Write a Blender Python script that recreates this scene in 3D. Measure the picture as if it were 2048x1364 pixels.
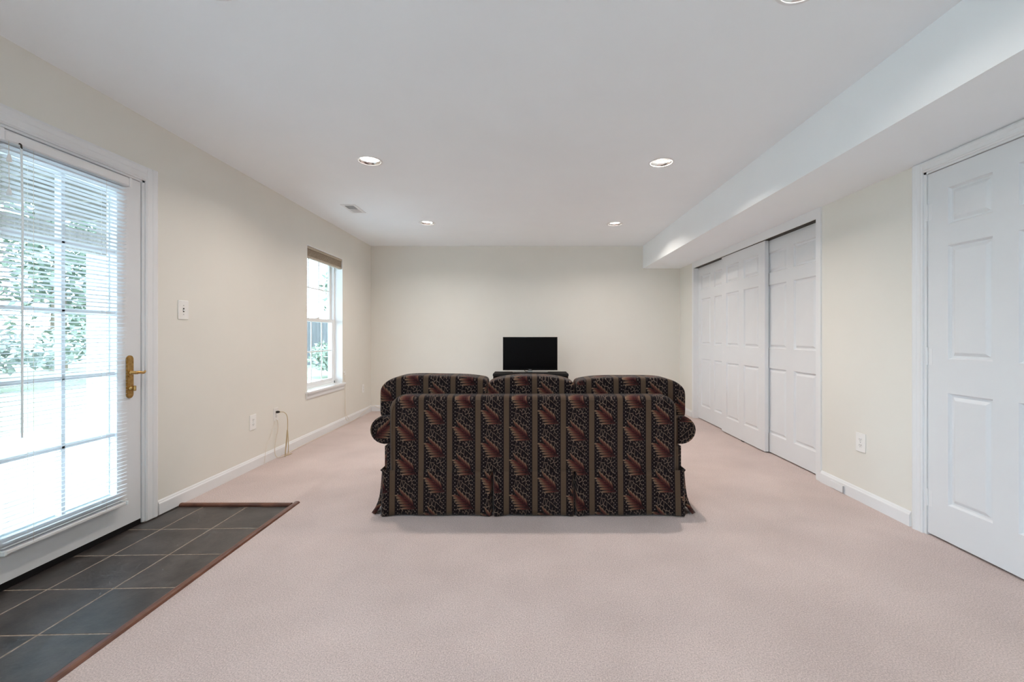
import bpy, bmesh, math, random
from mathutils import Vector, Matrix

for o in list(bpy.data.objects):
    bpy.data.objects.remove(o, do_unlink=True)
SC = bpy.context.scene
COL = SC.collection

# ------------------------------------------------------------------ camera
FPX, CX, CY = 878.0, 1055.0, 670.0          # focal length and vanishing point in pixels of the 2048x1364 frame
EYE = 1.125
cam_d = bpy.data.cameras.new('camera')
cam_d.sensor_fit = 'HORIZONTAL'
cam_d.sensor_width = 36.0
cam_d.lens = FPX / 2048.0 * 36.0
cam_d.shift_x = (1024.0 - CX) / 2048.0
cam_d.shift_y = (CY - 682.0) / 2048.0
cam_d.clip_start = 0.02
cam = bpy.data.objects.new('camera', cam_d)
cam.location = (0, 0, EYE)
cam.rotation_euler = (math.pi / 2, 0, 0)
COL.objects.link(cam)
SC.camera = cam

# ------------------------------------------------------------------ world and exposure
world = bpy.data.worlds.new('sky')
SC.world = world
world.use_nodes = True
bg = world.node_tree.nodes['Background']
bg.inputs['Color'].default_value = (0.67, 0.84, 1.0, 1)     # bright overcast sky
bg.inputs['Strength'].default_value = 12.5
CAN_POWER = 12.5                      # watts of each recessed ceiling lamp
CAN_COLOR = (1.0, 0.90, 0.80)
NEAR_POWER = 3.0                      # the nearer lamps and those behind the camera are dimmed
vs = SC.view_settings
vs.view_transform = 'Standard'
vs.look = 'None'
vs.exposure = 0.10
vs.gamma = 1.0
vs.use_curve_mapping = False
cy = SC.cycles
cy.use_denoising = True
cy.max_bounces = 18
cy.diffuse_bounces = 14
cy.glossy_bounces = 3
cy.transmission_bounces = 6
cy.transparent_max_bounces = 12
cy.caustics_reflective = False
cy.caustics_refractive = False
cy.sample_clamp_indirect = 8.0
cy.blur_glossy = 1.0

# ------------------------------------------------------------------ room measures (metres, camera above the origin, looking along +Y)
XL, XR = -2.314, 2.255
YB, YF = 6.49, -3.2
ZC = 2.44
XS, ZS = 1.707, 2.108                 # soffit face and underside
WT = 0.14

# ------------------------------------------------------------------ helpers
def put(name, me, mat=None, parent=None, smooth=False, label=None, cat=None, group=None, kind=None):
    o = bpy.data.objects.new(name, me)
    COL.objects.link(o)
    if mat is not None and not me.materials:
        me.materials.append(mat)
    if parent is not None:
        o.parent = parent
    if smooth:
        for p in me.polygons:
            p.use_smooth = True
    tag(o, label, cat, group, kind)
    return o

def tag(o, label=None, cat=None, group=None, kind=None):
    if label: o['label'] = label
    if cat: o['category'] = cat
    if group: o['group'] = group
    if kind: o['kind'] = kind
    return o

def empty(name, loc=(0, 0, 0), label=None, cat=None, group=None, kind=None, rz=0.0):
    o = bpy.data.objects.new(name, None)
    COL.objects.link(o)
    o.location = loc
    o.rotation_euler = (0, 0, rz)
    o.empty_display_size = 0.05
    return tag(o, label, cat, group, kind)

def mesh_from(verts, faces, recalc=True):
    me = bpy.data.meshes.new('m')
    me.from_pydata([tuple(v) for v in verts], [], faces)
    if recalc:
        bm = bmesh.new(); bm.from_mesh(me)
        bmesh.ops.remove_doubles(bm, verts=bm.verts, dist=1e-6)
        bmesh.ops.recalc_face_normals(bm, faces=bm.faces)
        bm.to_mesh(me); bm.free()
    me.update()
    return me

def to_mesh(bm):
    bmesh.ops.recalc_face_normals(bm, faces=bm.faces)
    me = bpy.data.meshes.new('m')
    bm.to_mesh(me); bm.free()
    return me

def add_box(bm, x0, x1, y0, y1, z0, z1, bev=0.0, seg=2):
    x0, x1 = min(x0, x1), max(x0, x1); y0, y1 = min(y0, y1), max(y0, y1); z0, z1 = min(z0, z1), max(z0, z1)
    b = bmesh.new()
    vs_ = [b.verts.new((x, y, z)) for x in (x0, x1) for y in (y0, y1) for z in (z0, z1)]
    for f in ((0, 1, 3, 2), (4, 6, 7, 5), (0, 4, 5, 1), (2, 3, 7, 6), (0, 2, 6, 4), (1, 5, 7, 3)):
        b.faces.new([vs_[i] for i in f])
    if bev > 0:
        bmesh.ops.bevel(b, geom=list(b.edges), offset=bev, segments=seg, profile=0.5, affect='EDGES')
    bmesh.ops.recalc_face_normals(b, faces=b.faces)
    t = bpy.data.meshes.new('t'); b.to_mesh(t); b.free()
    bm.from_mesh(t); bpy.data.meshes.remove(t)

def box_me(*a, **k):
    bm = bmesh.new(); add_box(bm, *a, **k)
    return to_mesh(bm)

def add_tube(bm, pts, r, seg=8, cap=True, rad=None):
    pts = [Vector(p) for p in pts]
    n = len(pts)
    rings = []
    up = Vector((0, 0, 1))
    prev = None
    for i, p in enumerate(pts):
        t = (pts[min(i + 1, n - 1)] - pts[max(i - 1, 0)]).normalized()
        if prev is None:
            a = t.cross(up)
            if a.length < 1e-3: a = t.cross(Vector((1, 0, 0)))
            a.normalize()
        else:
            a = prev - t * prev.dot(t)
            if a.length < 1e-6: a = t.orthogonal()
            a.normalize()
        prev = a
        b = t.cross(a)
        rr = rad[i] if rad else r
        rings.append([bm.verts.new(p + (a * math.cos(2 * math.pi * k / seg) + b * math.sin(2 * math.pi * k / seg)) * rr) for k in range(seg)])
    for i in range(n - 1):
        for k in range(seg):
            bm.faces.new((rings[i][k], rings[i][(k + 1) % seg], rings[i + 1][(k + 1) % seg], rings[i + 1][k]))
    if cap:
        bm.faces.new(rings[0]); bm.faces.new(rings[-1])

def tube_me(pts, r, seg=8, rad=None):
    bm = bmesh.new(); add_tube(bm, pts, r, seg, rad=rad)
    return to_mesh(bm)

def smooth_path(ctrl, n=8):
    P = [Vector(c) for c in ctrl]
    P = [P[0]] + P + [P[-1]]
    out = []
    for i in range(1, len(P) - 2):
        for k in range(n):
            t = k / n
            a, b, c, d = P[i - 1], P[i], P[i + 1], P[i + 2]
            out.append(0.5 * ((2 * b) + (c - a) * t + (2 * a - 5 * b + 4 * c - d) * t * t + (3 * b - a - 3 * c + d) * t ** 3))
    out.append(P[-2])
    return out

def add_lathe(bm, prof, seg=32, origin=(0, 0, 0), axis='Z', close=False):
    ox, oy, oz = origin
    rings = []
    for r, h in prof:
        ring = []
        for k in range(seg):
            a = 2 * math.pi * k / seg
            c, s = math.cos(a) * r, math.sin(a) * r
            if axis == 'Z': p = (ox + c, oy + s, oz + h)
            elif axis == 'X': p = (ox + h, oy + c, oz + s)
            else: p = (ox + c, oy + h, oz + s)
            ring.append(bm.verts.new(p))
        rings.append(ring)
    m = len(rings)
    for i in range(m - 1 if not close else m):
        a, b = rings[i], rings[(i + 1) % m]
        for k in range(seg):
            bm.faces.new((a[k], a[(k + 1) % seg], b[(k + 1) % seg], b[k]))
    if not close:
        if prof[0][0] > 1e-6: bm.faces.new(rings[0])
        if prof[-1][0] > 1e-6: bm.faces.new(rings[-1])
    bmesh.ops.remove_doubles(bm, verts=bm.verts, dist=1e-7)

def lathe_me(prof, seg=32, origin=(0, 0, 0), axis='Z', close=False):
    bm = bmesh.new(); add_lathe(bm, prof, seg, origin, axis, close)
    return to_mesh(bm)

def add_extrude(bm, prof, fn, t0, t1):
    """profile polygon (a,b) swept straight from t0 to t1; fn(a,b,t)->xyz"""
    A = [bm.verts.new(fn(a, b, t0)) for a, b in prof]
    B = [bm.verts.new(fn(a, b, t1)) for a, b in prof]
    n = len(prof)
    for k in range(n):
        bm.faces.new((A[k], A[(k + 1) % n], B[(k + 1) % n], B[k]))
    bm.faces.new(A); bm.faces.new(B)

def slab_holes(u0, u1, v0, v1, holes, w0, w1, fn):
    """flat slab with rectangular openings; fn(u,v,w)->xyz"""
    us = sorted({u0, u1, *[h[0] for h in holes], *[h[1] for h in holes]})
    vs_ = sorted({v0, v1, *[h[2] for h in holes], *[h[3] for h in holes]})
    us = [u for u in us if u0 - 1e-9 <= u <= u1 + 1e-9]; vs_ = [v for v in vs_ if v0 - 1e-9 <= v <= v1 + 1e-9]
    def solid(i, j):
        if i < 0 or j < 0 or i >= len(us) - 1 or j >= len(vs_) - 1: return False
        cu, cv = (us[i] + us[i + 1]) / 2, (vs_[j] + vs_[j + 1]) / 2
        return not any(h[0] < cu < h[1] and h[2] < cv < h[3] for h in holes)
    V, F = [], []
    def quad(p):
        k = len(V); V.extend(p); F.append((k, k + 1, k + 2, k + 3))
    for i in range(len(us) - 1):
        for j in range(len(vs_) - 1):
            if not solid(i, j): continue
            a, b, c, d = us[i], us[i + 1], vs_[j], vs_[j + 1]
            for w in (w0, w1):
                quad([fn(a, c, w), fn(b, c, w), fn(b, d, w), fn(a, d, w)])
            if not solid(i - 1, j): quad([fn(a, c, w0), fn(a, d, w0), fn(a, d, w1), fn(a, c, w1)])
            if not solid(i + 1, j): quad([fn(b, c, w0), fn(b, d, w0), fn(b, d, w1), fn(b, c, w1)])
            if not solid(i, j - 1): quad([fn(a, c, w0), fn(b, c, w0), fn(b, c, w1), fn(a, c, w1)])
            if not solid(i, j + 1): quad([fn(a, d, w0), fn(b, d, w0), fn(b, d, w1), fn(a, d, w1)])
    return mesh_from(V, F)

def subsurf(o, lv=2):
    m = o.modifiers.new('subsurf', 'SUBSURF'); m.levels = lv; m.render_levels = lv
    for p in o.data.polygons: p.use_smooth = True

# ------------------------------------------------------------------ materials
class E:
    """arithmetic on shader sockets"""
    def __init__(s, nt, v): s.nt, s.v = nt, v
    def _m(s, op, *args, clamp=False):
        n = s.nt.nodes.new('ShaderNodeMath'); n.operation = op; n.use_clamp = clamp
        for i, a in enumerate((s,) + args):
            a = a.v if isinstance(a, E) else a
            if isinstance(a, (int, float)): n.inputs[i].default_value = a
            else: s.nt.links.new(a, n.inputs[i])
        return E(s.nt, n.outputs[0])
    def __add__(s, o): return s._m('ADD', o)
    def __radd__(s, o): return s._m('ADD', o)
    def __sub__(s, o): return s._m('SUBTRACT', o)
    def __rsub__(s, o): return E(s.nt, o)._m('SUBTRACT', s)
    def __mul__(s, o): return s._m('MULTIPLY', o)
    def __rmul__(s, o): return s._m('MULTIPLY', o)
    def __truediv__(s, o): return s._m('DIVIDE', o)
    def floor(s): return s._m('FLOOR')
    def frac(s): return s._m('FRACT')
    def abs(s): return s._m('ABSOLUTE')
    def sqrt(s): return s._m('SQRT')
    def pow(s, p): return s._m('POWER', p)
    def min(s, o): return s._m('MINIMUM', o)
    def max(s, o): return s._m('MAXIMUM', o)
    def mod2(s): return s._m('FLOORED_MODULO', 2.0)
    def atan2(s, o): return s._m('ARCTAN2', o)
    def step(s, lo, hi):
        n = s.nt.nodes.new('ShaderNodeMapRange'); n.interpolation_type = 'SMOOTHSTEP'
        s.nt.links.new(s.v, n.inputs['Value'])
        n.inputs['From Min'].default_value = lo; n.inputs['From Max'].default_value = hi
        if lo > hi:
            n.inputs['From Min'].default_value = hi; n.inputs['From Max'].default_value = lo
            n.inputs['To Min'].default_value = 1.0; n.inputs['To Max'].default_value = 0.0
        return E(s.nt, n.outputs['Result'])

def lin(r, g, b):
    f = lambda c: (c / 255 / 12.92) if c <= 10.3 else ((c / 255 + 0.055) / 1.055) ** 2.4
    return (f(r), f(g), f(b), 1.0)

def base_mat(name, color, rough=0.6, spec=0.3, metal=0.0):
    m = bpy.data.materials.new(name); m.use_nodes = True
    p = m.node_tree.nodes['Principled BSDF']
    p.inputs['Base Color'].default_value = color if len(color) == 4 else (*color, 1)
    p.inputs['Roughness'].default_value = rough
    p.inputs['Specular IOR Level'].default_value = spec
    p.inputs['Metallic'].default_value = metal
    return m

def noise_mat(name, c0, c1, scale=40, rough=0.6, spec=0.3, bump=0.0, bump_scale=None, metal=0.0, detail=4, stretch=None, rough2=None, dist=0.002, lo=0.3, hi=0.7):
    m = base_mat(name, c0, rough, spec, metal)
    nt = m.node_tree; N = nt.nodes; L = nt.links
    p = N['Principled BSDF']
    tc = N.new('ShaderNodeTexCoord')
    src = tc.outputs['Object']
    if stretch:
        mp = N.new('ShaderNodeMapping'); mp.inputs['Scale'].default_value = stretch
        L.new(src, mp.inputs['Vector']); src = mp.outputs['Vector']
    n = N.new('ShaderNodeTexNoise'); n.inputs['Scale'].default_value = scale; n.inputs['Detail'].default_value = detail
    L.new(src, n.inputs['Vector'])
    r = N.new('ShaderNodeValToRGB')
    r.color_ramp.elements[0].position = lo; r.color_ramp.elements[1].position = hi
    r.color_ramp.elements[0].color = c0 if len(c0) == 4 else (*c0, 1)
    r.color_ramp.elements[1].color = c1 if len(c1) == 4 else (*c1, 1)
    L.new(n.outputs['Fac'], r.inputs['Fac']); L.new(r.outputs['Color'], p.inputs['Base Color'])
    if rough2 is not None:
        mr = N.new('ShaderNodeMapRange'); mr.inputs['To Min'].default_value = rough; mr.inputs['To Max'].default_value = rough2
        L.new(n.outputs['Fac'], mr.inputs['Value']); L.new(mr.outputs['Result'], p.inputs['Roughness'])
    if bump:
        nb = N.new('ShaderNodeTexNoise'); nb.inputs['Scale'].default_value = bump_scale or scale; nb.inputs['Detail'].default_value = 3
        L.new(src, nb.inputs['Vector'])
        b = N.new('ShaderNodeBump'); b.inputs['Strength'].default_value = bump; b.inputs['Distance'].default_value = dist
        L.new(nb.outputs['Fac'], b.inputs['Height']); L.new(b.outputs['Normal'], p.inputs['Normal'])
    return m

M = {}
M['wall'] = noise_mat('cream wall paint', (0.772, 0.752, 0.698), (0.787, 0.767, 0.713), 3, 0.75, 0.2, 0.04, 260)
M['ceiling'] = noise_mat('white ceiling paint', (0.88, 0.914, 0.945), (0.895, 0.929, 0.96), 3, 0.85, 0.1, 0.04, 220)
M['trim'] = noise_mat('white trim paint', (0.78, 0.787, 0.80), (0.80, 0.807, 0.82), 5, 0.38, 0.4)
M['door'] = noise_mat('white door paint', (0.735, 0.745, 0.765), (0.755, 0.765, 0.78), 5, 0.36, 0.4, 0.03, 120)
M['vinyl'] = noise_mat('white vinyl', (0.83, 0.84, 0.85), (0.85, 0.855, 0.86), 6, 0.3, 0.4)
M['plastic'] = noise_mat('white plastic', (0.84, 0.835, 0.82), (0.86, 0.855, 0.84), 10, 0.3, 0.45)
M['slot'] = base_mat('dark slot', (0.05, 0.045, 0.04), 0.6, 0.2)
M['dark'] = base_mat('shadow black rubber', (0.012, 0.012, 0.013), 0.7, 0.1)
M['gloss_black'] = base_mat('gloss black', (0.006, 0.006, 0.007), 0.22, 0.4)
M['screen'] = base_mat('black screen', (0.0015, 0.0015, 0.002), 0.35, 0.12)
M['silver'] = noise_mat('grey print', (0.35, 0.35, 0.36), (0.4, 0.4, 0.41), 30, 0.4, 0.5)
M['brass'] = noise_mat('aged brass', (0.42, 0.25, 0.085), (0.62, 0.41, 0.16), 60, 0.22, 0.5, 0.0, metal=1.0, rough2=0.4)
M['chrome'] = noise_mat('satin reflector', (0.80, 0.80, 0.80), (0.9, 0.9, 0.9), 8, 0.18, 0.5, metal=1.0)
M['wood'] = noise_mat('red brown wood strip', lin(84, 50, 39), lin(118, 76, 58), 14, 0.32, 0.5, 0.1, 60, stretch=(1, 1, 1), rough2=0.45)
M['grout'] = noise_mat('beige grout', lin(136, 124, 113), lin(168, 156, 143), 90, 0.9, 0.1, 0.3, 300)
M['cord'] = base_mat('tan cord', lin(196, 178, 146), 0.5, 0.3)
M['white_cord'] = base_mat('white cord', lin(222, 212, 198), 0.5, 0.3)
M['shade'] = noise_mat('taupe shade fabric', lin(166, 155, 139), lin(192, 181, 165), 30, 0.9, 0.1, 0.2, 300, stretch=(1, 1, 12))
M['gray_wood'] = noise_mat('weathered grey board', (0.085, 0.085, 0.088), (0.135, 0.135, 0.138), 6, 0.9, 0.1, 0.3, 40, stretch=(8, 8, 1))
M['concrete'] = noise_mat('pale concrete', (0.66, 0.66, 0.66), (0.78, 0.78, 0.78), 5, 0.9, 0.1, 0.2, 60)
M['grass'] = noise_mat('lawn', (0.15, 0.17, 0.12), (0.26, 0.28, 0.21), 14, 0.95, 0.05, 0.5, 60, dist=0.02)
M['leaf_a'] = noise_mat('leaf green', (0.10, 0.13, 0.095), (0.26, 0.30, 0.235), 3, 0.6, 0.2)
M['leaf_b'] = noise_mat('leaf grey green', (0.15, 0.17, 0.15), (0.36, 0.39, 0.345), 3, 0.6, 0.2)
M['bark'] = noise_mat('bark', (0.10, 0.08, 0.06), (0.2, 0.16, 0.12), 12, 0.95, 0.1, 0.5, 40)
M['deck'] = noise_mat('grey brown deck boards', (0.20, 0.18, 0.16), (0.32, 0.29, 0.26), 6, 0.9, 0.1, 0.2, 40, stretch=(1, 8, 1))
M['siding'] = noise_mat('exterior siding', (0.66, 0.65, 0.62), (0.72, 0.71, 0.68), 4, 0.8, 0.1)

# blinds: thin white slats that let a little light through
m = base_mat('white blind slat', (0.86, 0.88, 0.90), 0.45, 0.3); M['slat'] = m
nt = m.node_tree; p = nt.nodes['Principled BSDF']
tr = nt.nodes.new('ShaderNodeBsdfTranslucent'); tr.inputs['Color'].default_value = (0.86, 0.9, 0.93, 1)
mx = nt.nodes.new('ShaderNodeMixShader'); mx.inputs['Fac'].default_value = 0.22
nt.links.new(p.outputs[0], mx.inputs[1]); nt.links.new(tr.outputs[0], mx.inputs[2])
nt.links.new(mx.outputs[0], nt.nodes['Material Output'].inputs['Surface'])

# window glass: clear pane with a weak mirror
m = bpy.data.materials.new('window glass'); m.use_nodes = True; M['glass'] = m
nt = m.node_tree; nt.nodes.remove(nt.nodes['Principled BSDF'])
t_ = nt.nodes.new('ShaderNodeBsdfTransparent'); t_.inputs['Color'].default_value = (0.93, 0.97, 0.97, 1)
g_ = nt.nodes.new('ShaderNodeBsdfGlossy'); g_.inputs['Roughness'].default_value = 0.02
lw = nt.nodes.new('ShaderNodeLayerWeight'); lw.inputs['Blend'].default_value = 0.5
mx = nt.nodes.new('ShaderNodeMixShader')
_p = nt.nodes.new('ShaderNodeMath'); _p.operation = 'POWER'; _p.inputs[1].default_value = 5.0
_q = nt.nodes.new('ShaderNodeMath'); _q.operation = 'MULTIPLY_ADD'; _q.inputs[1].default_value = 0.5; _q.inputs[2].default_value = 0.02
nt.links.new(lw.outputs['Facing'], _p.inputs[0]); nt.links.new(_p.outputs[0], _q.inputs[0])
nt.links.new(_q.outputs[0], mx.inputs['Fac']); nt.links.new(t_.outputs[0], mx.inputs[1]); nt.links.new(g_.outputs[0], mx.inputs[2])
nt.links.new(mx.outputs[0], nt.nodes['Material Output'].inputs['Surface'])

# clear acrylic for wand and tassel
M['acrylic'] = base_mat('clear acrylic', (0.8, 0.86, 0.88), 0.1, 0.5)

# glowing bulb
m = bpy.data.materials.new('lamp bulb'); m.use_nodes = True; M['bulb'] = m
p = m.node_tree.nodes['Principled BSDF']
p.inputs['Base Color'].default_value = (1, 1, 1, 1)
p.inputs['Emission Color'].default_value = (1.0, 0.93, 0.84, 1); p.inputs['Emission Strength'].default_value = 14.0

# carpet: cut pile
m = base_mat('beige pink carpet', (0.6, 0.5, 0.46), 0.95, 0.05); M['carpet'] = m
nt = m.node_tree; N = nt.nodes; L = nt.links; p = N['Principled BSDF']
p.inputs['Sheen Weight'].default_value = 0.15; p.inputs['Sheen Roughness'].default_value = 0.6
tc = N.new('ShaderNodeTexCoord')
n1 = N.new('ShaderNodeTexNoise'); n1.inputs['Scale'].default_value = 190; n1.inputs['Detail'].default_value = 4; n1.inputs['Roughness'].default_value = 0.7
n2 = N.new('ShaderNodeTexNoise'); n2.inputs['Scale'].default_value = 2.2; n2.inputs['Detail'].default_value = 3
n3 = N.new('ShaderNodeTexVoronoi'); n3.inputs['Scale'].default_value = 260
for n in (n1, n2, n3): L.new(tc.outputs['Object'], n.inputs['Vector'])
fine = E(nt, n1.outputs['Fac']); big = E(nt, n2.outputs['Fac']); vo = E(nt, n3.outputs['Distance'])
fac = (fine - 0.5) * 2.4 + (big - 0.5) * 0.55 + (vo - 0.4) * -0.25 + 0.5
r = N.new('ShaderNodeValToRGB')
r.color_ramp.elements[0].position = 0.15; r.color_ramp.elements[1].position = 0.85
r.color_ramp.elements[0].color = (0.455, 0.368, 0.346, 1); r.color_ramp.elements[1].color = (0.745, 0.62, 0.588, 1)
L.new(fac.v, r.inputs['Fac']); L.new(r.outputs['Color'], p.inputs['Base Color'])
bm_ = N.new('ShaderNodeBump'); bm_.inputs['Strength'].default_value = 0.55; bm_.inputs['Distance'].default_value = 0.006
L.new((fine + vo * -0.4).v, bm_.inputs['Height']); L.new(bm_.outputs['Normal'], p.inputs['Normal'])

# slate look floor tile
m = base_mat('dark slate tile', (0.06, 0.055, 0.052), 0.42, 0.5); M['tile'] = m
m.node_tree.nodes['Principled BSDF'].inputs['Specular IOR Level'].default_value = 0.6
nt = m.node_tree; N = nt.nodes; L = nt.links; p = N['Principled BSDF']
tc = N.new('ShaderNodeTexCoord'); oi = N.new('ShaderNodeObjectInfo')
n1 = N.new('ShaderNodeTexNoise'); n1.inputs['Scale'].default_value = 7; n1.inputs['Detail'].default_value = 8; n1.inputs['Roughness'].default_value = 0.68; n1.noise_dimensions = '4D'
L.new(tc.outputs['Object'], n1.inputs['Vector']); L.new((E(nt, oi.outputs['Random']) * 40).v, n1.inputs['W'])
r = N.new('ShaderNodeValToRGB')
r.color_ramp.elements[0].position = 0.38; r.color_ramp.elements[1].position = 0.66
r.color_ramp.elements[0].color = (0.020, 0.017, 0.016, 1); r.color_ramp.elements[1].color = (0.085, 0.074, 0.068, 1)
L.new(n1.outputs['Fac'], r.inputs['Fac']); L.new(r.outputs['Color'], p.inputs['Base Color'])
L.new((E(nt, n1.outputs['Fac']) * 0.30 + 0.22).v, p.inputs['Roughness'])
b = N.new('ShaderNodeBump'); b.inputs['Strength'].default_value = 0.7; b.inputs['Distance'].default_value = 0.004
L.new(n1.outputs['Fac'], b.inputs['Height']); L.new(b.outputs['Normal'], p.inputs['Normal'])

# sofa fabric: tan stripes, dotted borders, feathery leaves and a scribbled ground, woven
def fabric(name, mode, bright=1.0):
    m = base_mat(name, (0.05, 0.03, 0.03), 0.9, 0.12)
    nt = m.node_tree; N = nt.nodes; L = nt.links; P = N['Principled BSDF']
    P.inputs['Sheen Weight'].default_value = 0.08
    tc = N.new('ShaderNodeTexCoord'); sp = N.new('ShaderNodeSeparateXYZ')
    L.new(tc.outputs['Object'], sp.inputs[0])
    x, y, z = (E(nt, sp.outputs[i]) for i in range(3))
    if mode == 'back': u, v = x, z - y
    elif mode == 'arm': u, v = y - x - 0.034, z
    else: u, v = y + 0.06, z                      # side skirts
    PU, PV, SW = 0.1772, 0.2047, 0.0165    # stripe pitch, leaf repeat, half stripe width
    a = (u + 0.875) / PU + 0.5
    b = a.floor()
    s = (a.frac() - 0.5) * PU              # -pitch/2 .. pitch/2, stripe centre at 0
    bi = (s + 0.0)._m('LESS_THAN', 0.0)    # which side of the stripe -> band number
    band = b - bi
    sx = s + bi * PU                       # 0 at stripe centre, grows to the right through the band
    vv = (v - 0.045) / PV + band.mod2() * 0.5
    q = vv.frac() * PV
    stripe = s.abs().step(SW + 0.0012, SW - 0.0012)
    # leaf: pointed leaflets fanning from a stem at lower right to the upper left
    leaf = None; lval = None
    def leaflet(bx, by, ang, ln, wd):
        ca, sa = math.cos(ang), math.sin(ang)
        dx = bx - sx; dy = q - by
        al = dx * ca + dy * sa                 # along the leaflet
        ac = dy * ca - dx * sa + (al * al) * 0.8
        t = al / ln
        hw_ = (t.max(0.0) * (1.0 - t).max(0.0)).sqrt() * (2.0 * wd) * (t * 0.5 + 0.6)
        msk = (hw_ - ac.abs()).step(-0.0006, 0.0009) * t.step(0.0, 0.03) * t.step(1.0, 0.97)
        rib = (1.0 - (ac.abs() / (hw_ + 0.0005)).min(1.0))
        return msk, t, rib
    sp_a = 0.74                                 # direction of the midrib
    parts = [(0.152, 0.012, sp_a, 0.150, 0.0085, 0.55)]
    for k in range(6):
        d = 0.008 + 0.019 * k
        parts.append((0.152 - d * math.cos(sp_a), 0.012 + d * math.sin(sp_a), 0.04 + 0.05 * k, 0.092 - 0.006 * k, 0.0066, 1.0))
        if k > 0: parts.append((0.152 - d * math.cos(sp_a), 0.012 + d * math.sin(sp_a), 1.30 - 0.04 * k, 0.050 + 0.004 * k, 0.0054, 1.0))
    for (bx, by, ang, ln, wd, fall) in parts:
        k_, t_l, rib = leaflet(bx, by, ang, ln, wd)
        val = (1.06 - t_l * fall + rib * 0.10) * k_     # red by the stem, tan at the tips
        leaf = k_ if leaf is None else leaf.max(k_)
        lval = val if lval is None else lval.max(val)
    fan = (((sx - 0.092) / 0.070).pow(2.0) + ((q - 0.074) / 0.072).pow(2.0)).step(1.0, 0.8) * ((sx - 0.03) * 0.85 + (q - 0.085) * 0.9).step(0.085, 0.06)
    lr = N.new('ShaderNodeValToRGB'); cr = lr.color_ramp
    cr.elements[0].position = 0.12; cr.elements[0].color = lin(126, 106, 88)
    cr.elements[1].position = 1.0; cr.elements[1].color = lin(38, 13, 17)
    e = cr.elements.new(0.34); e.color = lin(112, 84, 66)
    e = cr.elements.new(0.58); e.color = lin(92, 53, 43)
    e = cr.elements.new(0.80); e.color = lin(66, 28, 29)
    L.new(lval.v, lr.inputs['Fac'])
    # scribbled outline leaves on the ground
    cv = N.new('ShaderNodeCombineXYZ'); L.new(sx.v, cv.inputs[0]); L.new(q.v, cv.inputs[1])
    def vor(scale, off, sq):
        mp = N.new('ShaderNodeMapping'); mp.inputs['Location'].default_value = (off, off * 0.7, 0); mp.inputs['Scale'].default_value = (1.0, sq, 1); mp.inputs['Rotation'].default_value = (0, 0, off * 2)
        L.new(cv.outputs[0], mp.inputs['Vector'])
        n = N.new('ShaderNodeTexVoronoi'); n.feature = 'DISTANCE_TO_EDGE'; n.inputs['Scale'].default_value = scale; n.voronoi_dimensions = '2D'
        L.new(mp.outputs['Vector'], n.inputs['Vector'])
        return E(nt, n.outputs['Distance'])
    wire = vor(56, 0.13, 0.55).step(0.080, 0.035)
    wn = N.new('ShaderNodeTexNoise'); wn.inputs['Scale'].default_value = 50; wn.noise_dimensions = '2D'; L.new(cv.outputs[0], wn.inputs['Vector'])
    brk = E(nt, wn.outputs['Fac']).step(0.36, 0.46)
    inner = sx.step(0.040, 0.046) * sx.step(0.141, 0.135)
    scrib = wire * brk * inner * (1.0 - fan * 0.85)
    # dotted borders
    def dots(cx, pv, ph, rad):
        d1 = sx - cx; d2 = ((v / pv + ph).frac() - 0.5) * pv
        return (d1 * d1 + d2 * d2).sqrt().step(rad + 0.0012, rad - 0.0012)
    dot = dots(0.0345, 0.0227, 0.0, 0.0040).max(dots(0.1425, 0.0227, 0.5, 0.0036)).max(dots(0.1525, 0.0227, 0.0, 0.0028) * 0.7).max(dots(0.0245, 0.0227, 0.5, 0.0022) * 0.6)
    dot = dot * (1.0 - leaf)
    def mix(fac, c0, c1):
        n = N.new('ShaderNodeMix'); n.data_type = 'RGBA'
        L.new(fac.v, n.inputs['Factor'])
        for key, c in (('A', c0), ('B', c1)):
            s_ = [i for i in n.inputs if i.name == key and i.type == 'RGBA'][0]
            if isinstance(c, tuple): s_.default_value = c
            else: L.new(c, s_)
        return [o for o in n.outputs if o.type == 'RGBA'][0]
    col = mix(scrib, lin(22, 14, 18), lin(118, 100, 87))
    col = mix(dot * 0.9, col, lin(106, 94, 88))
    col = mix(leaf, col, lr.outputs['Color'])
    col = mix(stripe, col, lin(82, 66, 53))
    # weave
    wv = N.new('ShaderNodeTexNoise'); wv.inputs['Scale'].default_value = 520; wv.inputs['Detail'].default_value = 2
    L.new(tc.outputs['Object'], wv.inputs['Vector'])
    mul = N.new('ShaderNodeVectorMath'); mul.operation = 'SCALE'
    L.new(col, mul.inputs[0]); L.new(((E(nt, wv.outputs['Fac']) - 0.5) * 0.7 + bright).v, mul.inputs['Scale'])
    L.new(mul.outputs[0], P.inputs['Base Color'])
    bp = N.new('ShaderNodeBump'); bp.inputs['Strength'].default_value = 0.25; bp.inputs['Distance'].default_value = 0.0015
    L.new(wv.outputs['Fac'], bp.inputs['Height']); L.new(bp.outputs['Normal'], P.inputs['Normal'])
    return m
M['fab'] = fabric('striped leaf tapestry fabric', 'back')
M['fab_arm'] = fabric('striped leaf tapestry fabric, arms', 'arm')
M['fab_side'] = fabric('striped leaf tapestry fabric, side skirt', 'side')

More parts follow.
